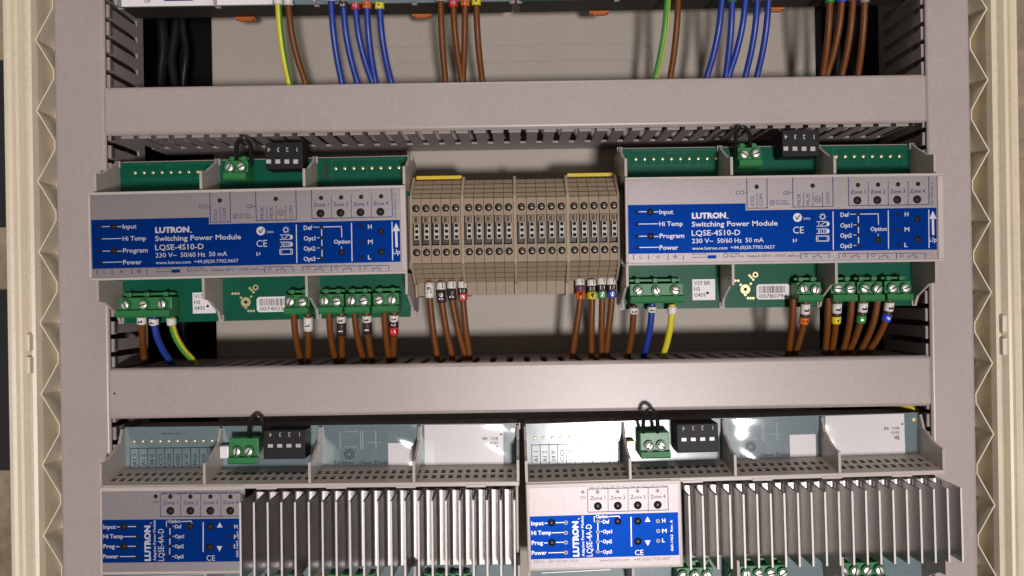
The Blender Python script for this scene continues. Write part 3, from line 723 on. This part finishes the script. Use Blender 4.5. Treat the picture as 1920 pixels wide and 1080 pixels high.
# ------------------------------------------------------------------ beige terminals
TY = -8.0
def zpx(py_, Y, px_=970): return P(px_, py_, Y)[1]
ZC = 45.8
def terminal_proto():
    w = 6.7
    t = thing('terminal_block', 'x', 'terminal block', 'beige knife terminals in four banks')
    # stepped side profile, grooves between the steps; local z from the centre, y from the front face
    pr = []
    top = [(0, 10), (0, 22.2)]
    for i in range(4):
        z = 22.2 + 3.9 * i; yy = 5.0 * i
        top += [(yy + 2.2, z + .05), (yy + 2.2, z + .65), (yy + .6, z + .7), (yy + 4.2, z + 3.9)]
    top += [(30, 38.4), (76, 38.4)]
    bot = [(76, -46), (26, -46), (24, -36.5), (19.4, -36.2)]
    st = []
    for i in range(4):
        z = -22.8 - 3.4 * i; yy = 4.8 * i
        st += [(yy + 2.2, z - .05), (yy + 2.2, z - .65), (yy + .6, z - .7), (yy + 4.0, z - 3.4)]
    bot += list(reversed(st)) + [(0, -22.8), (0, -10.5), (9, -10.5), (9, 10)]
    m = MB(); m.prism(top + bot, 'x', -w / 2, w / 2)
    m.box(w / 2 - 1.3, w / 2 - .02, .12, 8.9, -10.45, 9.95)
    m.build('body', 'beige', t)
    for z in (15.6, -15.4):
        m = MB(); m.cyl((0, .02, z), 'y', 2.65, -.12, 20); m.mi = 1; m.cyl((0.2, -.08, z), 'y', 1.7, -.2, 16, dome=.35); m.mi = 0
        m.box(-1.5, 1.6, -.72, -.4, z - .2, z + .2)
        m.build('clamp_screw', ('ink', 'darkmetal'), t)
    m = MB(); m.box(-w / 2 + .5, w / 2 - 1.6, 1.6, 8.9, 5.2, 9.9, .3); m.mi = 1; m.box(-w / 2 + 1.8, w / 2 - 2.9, 1.2, 5, 6, 9.2, .2)
    m.box(-w / 2 + .4, w / 2 - 1.5, 4.5, 8.9, -10.4, 5.1); m.build('knife_lever', ('beige', 'knife'), t)
    m = MB(); m.box(-1.6, 2.0, .8, 8.7, -6.4, 4.9, .2); m.mi = 1
    m.box(-.95, 1.35, .55, .9, 2.3, 4.4); m.cyl((.2, .78, -.6), 'y', 1.25, -.2, 14); m.box(-.95, 1.35, .55, .9, -5.7, -3.5)
    m.build('test_probe', ('probe', 'ink'), t)
    return t
def copy_tree(o, parent=None):
    c = o.copy(); C.objects.link(c)
    if parent: c.parent = parent
    for ch in list(o.children): copy_tree(ch, c)
    return c
tp = terminal_proto()
banks = [(780.5, 855), (879.3, 954), (978.2, 1053), (1076.8, 1152)]
bank_words = ['bank against the left blue module', 'bank left of the middle plate', 'bank right of the middle plate', 'bank against the right blue module']
ords = ['leftmost', 'second', 'middle', 'fourth', 'rightmost']
first = True
for bi, (x0, x1) in enumerate(banks):
    for k in range(5):
        px_ = x0 + (x1 - x0) * k / 4; py_ = 429.5 - (px_ - 970) * .0162
        X, Z = P(px_, py_, TY)
        o = tp if first else copy_tree(tp)
        first = False
        o.location = (X * MM, TY * MM, Z * MM)
        o['label'] = 'beige knife terminal, %s of the %s' % (ords[k], bank_words[bi])
for px_, w, lab in ((771.5, 1.5, 'beige end plate beside the left blue module'), (867.5, 2.0, 'beige partition plate after the first five terminals'), (966.2, 2.0, 'beige partition plate in the middle of the terminal row'),
                    (1065, 2.0, 'beige partition plate before the last five terminals'), (1160, 1.5, 'beige end plate beside the right blue module')):
    X, Z = P(px_, 429.5 - (px_ - 970) * .0162, TY)
    m = MB(); m.prism([(-.9, -24), (-.9, 24), (17, 40), (76, 40), (76, -47), (22, -47), (20, -38), (14, -37)], 'x', -w / 2, w / 2)
    o = m.build('partition_plate', 'beige2'); o.location = (X * MM, TY * MM, Z * MM)
    tag(o, lab, 'partition plate', 'partition plates between terminal banks')
for (xa, ya, xb, yb_), lab in (((781, 334.5, 866, 332), 'yellow strip over the terminals by the left module'), ((1063, 329, 1150, 327), 'yellow strip over the terminals by the right module')):
    a = P(xa, ya, 14); b = P(xb, yb_, 14)
    m = MB(); zc = (a[1] + b[1]) / 2; m.box(a[0], b[0], 12.5, 16.5, zc - 1.3, zc + 1.3, .4)
    tag(m.build('marker_strip', 'yellow'), lab, 'marker strip', 'yellow strips on top of the terminals')

# ------------------------------------------------------------------ wires
SL = dict(W='s_white', K='s_black', R='s_red', O='s_orange', Y='s_yellow', G='s_green', B='s_blue', V='s_violet', E='s_grey')
def wire(kind, pts, sleeves, label, group, r=2.35):
    pp = smooth_path(pts, 8)
    w3 = [(P(a, b, y)[0], y, P(a, b, y)[1]) for a, b, y in pp]
    m = MB()
    mats = {'br': 'w_brown', 'bl': 'w_blue', 'ye': 'w_yellow', 'yg': ('w_green', 'w_yellow'), 'gy': ('w_yellow', 'w_green')}[kind]
    m.tube(w3, r, 12, two=5 if kind in ('yg', 'gy') else None)
    o = m.build('insulated_wire', mats)
    tag(o, label, 'wire', group)
    for (y0, y1, key, txt) in sleeves:
        seg = [(p, q) for p, q in zip(pp, w3)]
        def at(yv):
            for (p0, q0), (p1, q1) in zip(seg, seg[1:]):
                if p0[1] <= yv <= p1[1] and p1[1] > p0[1]:
                    t = (yv - p0[1]) / (p1[1] - p0[1]); return tuple(a + (b - a) * t for a, b in zip(q0, q1))
            return seg[0][1] if yv < seg[0][0][1] else seg[-1][1]
        path = [at(y0 + (y1 - y0) * k / 4) for k in range(5)]
        m = MB(); rr = r + 1.0; m.tube(path, rr, 14); sl = m.build('marker_sleeve', SL[key], o)
        if txt:
            c = path[2]; m = MB(); hgt = path[0][2] - path[-1][2]
            z0 = c[2] - min(2.3, hgt * .42)
            wr = lambda X, cx=c[0], cy=c[1]: cy - math.sqrt(max((rr + .07) ** 2 - (X - cx) ** 2, .05))
            m.text(txt, c[0] + 1.5, z0, 0, width=min(4.6, hgt * .84), h=3.0, rot=90, wrap=wr, bold=.02)
            m.build('sleeve_print', 'white' if key in 'KRBG' else 'ink', sl)
    return o
gA, gB, gC = 'wires above the upper duct', 'wires under the middle modules', 'wires under the terminal row'
def down(px0, py0, px1, py1, bend=.35, y0=2, y1=21, over=26):
    """wire from a connector down into the duct: starts straight, leans late"""
    dx, dy = px1 - px0, py1 - py0
    return [(px0, py0 - 12, y0), (px0, py0, y0 + 1), (px0 + dx * .18, py0 + dy * .35, y0 + 5), (px0 + dx * .55, py0 + dy * .7, y0 + 12), (px1, py1, y1), (px1 + dx * .18, py1 + over, y1 + 3)]
# top row
top = [
 ('yg', 522, 8, 543, 158, [(-20, 9, 'W', '')], 'green and yellow wire at the top left under the pale strip'),
 ('br', 541, 10, 573, 156, [(-20, 10, 'W', '')], 'brown wire beside the green and yellow wire, top left'),
 ('bl', 621, 2, 641, 155, [(-18, 2, 'W', '')], 'blue wire with white sleeve, leftmost of the upper left five'),
 ('bl', 644, 14, 670, 154, [(-18, 2, 'W', ''), (3, 15, 'K', '1')], 'blue wire with black sleeve marked 1'),
 ('bl', 667, 18, 698, 154, [(-18, 3, 'W', ''), (4, 18, 'R', '2')], 'blue wire with red sleeve marked 2'),
 ('bl', 688, 15, 704, 153, [(-18, 2, 'W', ''), (3, 16, 'O', '3')], 'blue wire with orange sleeve'),
 ('bl', 712, 17, 733, 153, [(-18, 2, 'W', ''), (3, 17, 'Y', '4')], 'blue wire with yellow sleeve'),
 ('br', 826, -2, 835, 151, [(-18, 2, 'W', '')], 'brown wire with white sleeve, leftmost of the upper four'),
 ('br', 850, 13, 866, 150, [(-1, 13, 'R', '2')], 'brown wire with red sleeve, upper row'),
 ('br', 872, 12, 868, 150, [(-1, 11, 'O', '3')], 'brown wire with orange sleeve, upper row'),
 ('br', 893, 9, 904, 150, [(-3, 10, 'Y', '4')], 'brown wire with yellow sleeve, upper row'),
 ('gy', 1252, -8, 1229, 146, [], 'green and yellow wire right of the top centre'),
 ('br', 1272, -8, 1257, 145, [], 'brown wire beside the right green and yellow wire'),
 ('bl', 1354, -6, 1326, 143, [], 'blue wire, leftmost of the upper right five'),
 ('bl', 1373, 0, 1361, 143, [(-16, 3, 'G', '')], 'blue wire under a green sleeve, upper right'),
 ('bl', 1398, -4, 1366, 143, [], 'blue wire crossing in the middle of the upper right five'),
 ('bl', 1420, 0, 1398, 142, [(-16, 2, 'V', '')], 'blue wire under a violet sleeve, upper right'),
 ('bl', 1441, 0, 1420, 141, [(-16, 1, 'V', '')], 'blue wire, rightmost of the upper right five'),
 ('br', 1556, 4, 1543, 140, [(-12, 5, 'G', '')], 'brown wire with green sleeve before the dark gap'),
 ('br', 1578, 4, 1551, 140, [(-12, 4, 'B', '')], 'brown wire with blue sleeve before the dark gap'),
 ('br', 1599, 2, 1579, 139, [(-12, 2, 'V', '')], 'brown wire with violet sleeve before the dark gap'),
 ('br', 1621, 5, 1609, 139, [(-12, 5, 'E', '')], 'brown wire with grey sleeve, rightmost at the top')]
for kd, x0, y0, x1, y1, sl, lab in top: wire(kd, down(x0, y0, x1, y1, y0=1, y1=20), sl, lab, gA)
mid = [
 ('br', 266, 603, 270, 668, [(594, 606, 'W', 'L')], 'brown wire in white sleeve at the lower left corner'),
 ('bl', 289, 606, 322, 682, [(597, 608, 'W', 'N')], 'blue wire leaving the left three screw connector'),
 ('gy', 322, 606, 363, 678, [(596, 608, 'W', '')], 'green and yellow wire leaving the left connector'),
 ('br', 551, 592, 565, 680, [], 'plain brown wire right of serial sticker 00740250'),
 ('br', 578, 598, 578, 680, [(594, 619, 'W', 'L9')], 'brown wire with white sleeve marked L9 under the left module'),
 ('br', 617, 592, 630, 680, [], 'plain brown wire left of the dark sleeve marked L10'),
 ('br', 640, 596, 642, 678, [(592, 604, 'W', 'L'), (605, 627, 'K', '10')], 'brown wire with dark sleeve marked L10 under the left module'),
 ('br', 665, 590, 685, 682, [], 'plain brown wire left of the dark sleeve marked L11'),
 ('br', 688, 596, 698, 678, [(591, 603, 'W', 'L'), (604, 624, 'K', '11')], 'brown wire with dark sleeve marked L11 under the left module'),
 ('br', 721, 588, 731, 681, [], 'plain brown wire left of the red sleeve marked L12'),
 ('br', 739, 594, 737, 676, [(590, 601, 'W', 'L'), (602, 611, 'K', '1'), (612, 626, 'R', '2')], 'brown wire with red sleeve marked L12 under the left module'),
 ('br', 1188, 584, 1176, 673, [(576, 587, 'W', 'L')], 'brown wire leaving the right three screw connector'),
 ('bl', 1222, 580, 1206, 672, [(574, 584, 'W', 'N')], 'blue wire leaving the right three screw connector'),
 ('ye', 1260, 582, 1242, 671, [(574, 587, 'W', '')], 'bright yellow wire leaving the right connector'),
 ('br', 1487, 572, 1477, 668, [], 'plain brown wire left of the orange sleeve marked L13'),
 ('br', 1510, 576, 1489, 667, [(569, 588, 'W', 'L'), (588, 594, 'K', ''), (594, 606, 'O', '3')], 'brown wire with orange sleeve marked L13 under the right module'),
 ('br', 1553, 570, 1546, 667, [], 'plain brown wire left of the yellow sleeve marked L14'),
 ('br', 1569, 575, 1558, 666, [(568, 586, 'W', 'L'), (586, 592, 'K', ''), (592, 605, 'Y', '4')], 'brown wire with yellow sleeve marked L14 under the right module'),
 ('br', 1597, 566, 1578, 666, [], 'plain brown wire left of the green sleeve marked L15'),
 ('br', 1618, 574, 1588, 666, [(567, 584, 'W', 'L'), (584, 590, 'K', ''), (590, 604, 'G', '5')], 'brown wire with green sleeve marked L15 under the right module'),
 ('br', 1645, 566, 1610, 664, [], 'plain brown wire left of the blue sleeve marked L16'),
 ('br', 1667, 572, 1626, 663, [(566, 582, 'W', 'L'), (582, 588, 'K', ''), (588, 601, 'B', '6')], 'brown wire with blue sleeve marked L16 under the right module')]
for kd, x0, y0, x1, y1, sl, lab in mid: wire(kd, down(x0, y0, x1, y1), sl, lab, gB)
ter = [
 ('br', 805, 540, 820, 680, [(530, 558, 'W', 'L9')], 'brown wire with white sleeve marked L9 under the terminals'),
 ('br', 827, 542, 848, 678, [(530, 543, 'W', 'L'), (544, 567, 'K', '10')], 'brown wire with dark sleeve marked L10 under the terminals'),
 ('br', 847, 540, 873, 680, [(528, 541, 'W', 'L'), (542, 562, 'K', '11')], 'brown wire with dark sleeve marked L11 under the terminals'),
 ('br', 867, 540, 881, 680, [(528, 540, 'W', 'L'), (541, 549, 'K', '1'), (550, 563, 'R', '2')], 'brown wire with red sleeve marked L12 under the terminals'),
 ('br', 1087, 540, 1074, 672, [(523, 535, 'W', 'L'), (536, 545, 'V', '1'), (546, 560, 'O', '3')], 'brown wire with orange sleeve marked L13 under the terminals'),
 ('br', 1109, 540, 1109, 671, [(525, 536, 'W', 'L'), (537, 546, 'K', '1'), (547, 560, 'Y', '4')], 'brown wire with yellow sleeve marked L14 under the terminals'),
 ('br', 1128, 540, 1128, 670, [(522, 534, 'W', 'L'), (535, 544, 'K', '1'), (545, 559, 'G', '5')], 'brown wire with green sleeve marked L15 under the terminals'),
 ('br', 1146, 540, 1137, 671, [(522, 534, 'W', 'L'), (535, 544, 'K', '1'), (545, 557, 'B', '6')], 'brown wire with blue sleeve marked L16 under the terminals')]
for kd, x0, y0, x1, y1, sl, lab in ter:
    wire(kd, [(x0, y0 - 28, 12), (x0, y0 - 14, 10), (x0 + 1, y0 + 20, 10), (x0 + (x1 - x0) * .45, y0 + (y1 - y0) * .55, 14), (x1 - (x1 - x0) * .12, y1 - 22, 19), (x1, y1, 22), (x1, y1 + 26, 24)], sl, lab, gC)
# black jumper loops plugged into the small green connectors
def loop(pts, label, r=1.5):
    pp = smooth_path(pts, 8); m = MB(); m.tube([(P(a, b, y)[0], y, P(a, b, y)[1]) for a, b, y in pp], r, 12)
    tag(m.build('jumper_loop', 'rubber'), label, 'jumper wire', 'black jumper loops on green connectors')
loop([(443, 312, 6), (443, 296, 2), (443.5, 274, -5), (448, 263, -9), (456, 259, -11), (465, 264, -9), (470, 276, -5), (470.5, 298, 2), (470, 312, 6)], 'black wire loop on the left module in the middle row')
loop([(1379, 292, 6), (1379, 276, 2), (1379.5, 256, -5), (1384, 243, -9), (1392.5, 238, -11), (1401, 243, -9), (1406, 256, -5), (1406, 278, 2), (1405, 292, 6)], 'black wire loop on the right module in the middle row')
loop([(468, 836, 4), (467, 815, 2), (468.5, 795, -4), (473, 784, -6), (481, 779, -7), (489, 784, -6), (494, 795, -4), (495, 815, 2), (494, 836, 4)], 'black wire loop on the lower left module')
loop([(1207, 822, 4), (1206, 802, -3), (1207, 784, -11), (1211, 773, -15), (1219, 768, -16), (1228, 773, -15), (1232, 784, -11), (1233, 802, -3), (1232, 822, 4)], 'black wire loop on the lower right module')

wire('ye', [(1680, 757, 30), (1700, 762, 24), (1715, 768, 22), (1726, 776, 26), (1738, 790, 34)], [], 'yellow wire in the gap at the lower right duct corner', 'wires in the lower right corner')
wire('bl', [(1700, 755, 34), (1718, 760, 28), (1732, 766, 26), (1746, 776, 30)], [], 'blue wire in the gap at the lower right duct corner', 'wires in the lower right corner')

# black cables hanging in the dark gaps beside the mounting plate
def cable(pts, label, r=4.0):
    pp = smooth_path(pts, 8); m = MB(); m.tube([(P(a, b, y)[0], y, P(a, b, y)[1]) for a, b, y in pp], r, 12)
    tag(m.build('black_cable', 'rubber'), label, 'cable', 'black cables in the side gaps')
cable([(300, -60, 122), (302, 30, 120), (306, 90, 121), (300, 150, 122), (304, 260, 124)], 'thick black cable in the upper left gap, nearest the slotted duct wall', 5)
cable([(352, -60, 120), (342, 40, 114), (349, 100, 112), (344, 160, 114), (352, 260, 120)], 'thin black cable in the upper left gap, nearest the steel plate', 3)
cable([(325, -60, 126), (330, 50, 126), (322, 110, 125), (328, 170, 126), (324, 260, 126)], 'black cable in the middle of the upper left gap', 4)
cable([(1568, -60, 122), (1566, 50, 118), (1571, 110, 116), (1566, 170, 118), (1570, 260, 122)], 'thin black cable behind the brown wires in the upper right gap', 3)
cable([(1600, -60, 126), (1606, 40, 124), (1600, 110, 124), (1604, 260, 126)], 'thick black cable behind the brown wires in the upper right gap', 5)
cable([(350, 540, 122), (344, 620, 116), (352, 660, 116), (348, 760, 122)], 'black cable in the lower left gap behind the green and yellow wire', 4)
# small marks on the painted surfaces
for px_, py_, Y, r in ((215, 738, -1.9, .75), (890, 633, 79.9, .7), (1046, 617, 79.9, .5)):
    X, Z = P(px_, py_, Y); m = MB(); m.cyl((X, Y, Z), 'y', r, -.05, 10)
    o = m.build('dirt_speck', 'ink'); tag(o, {215: 'small dark chip at the left end of the lower duct lid', 890: 'dark speck on the steel plate under the terminal row', 1046: 'tiny dark speck on the steel plate left of the orange sleeve'}[px_], 'speck', 'dark specks on the cabinet')
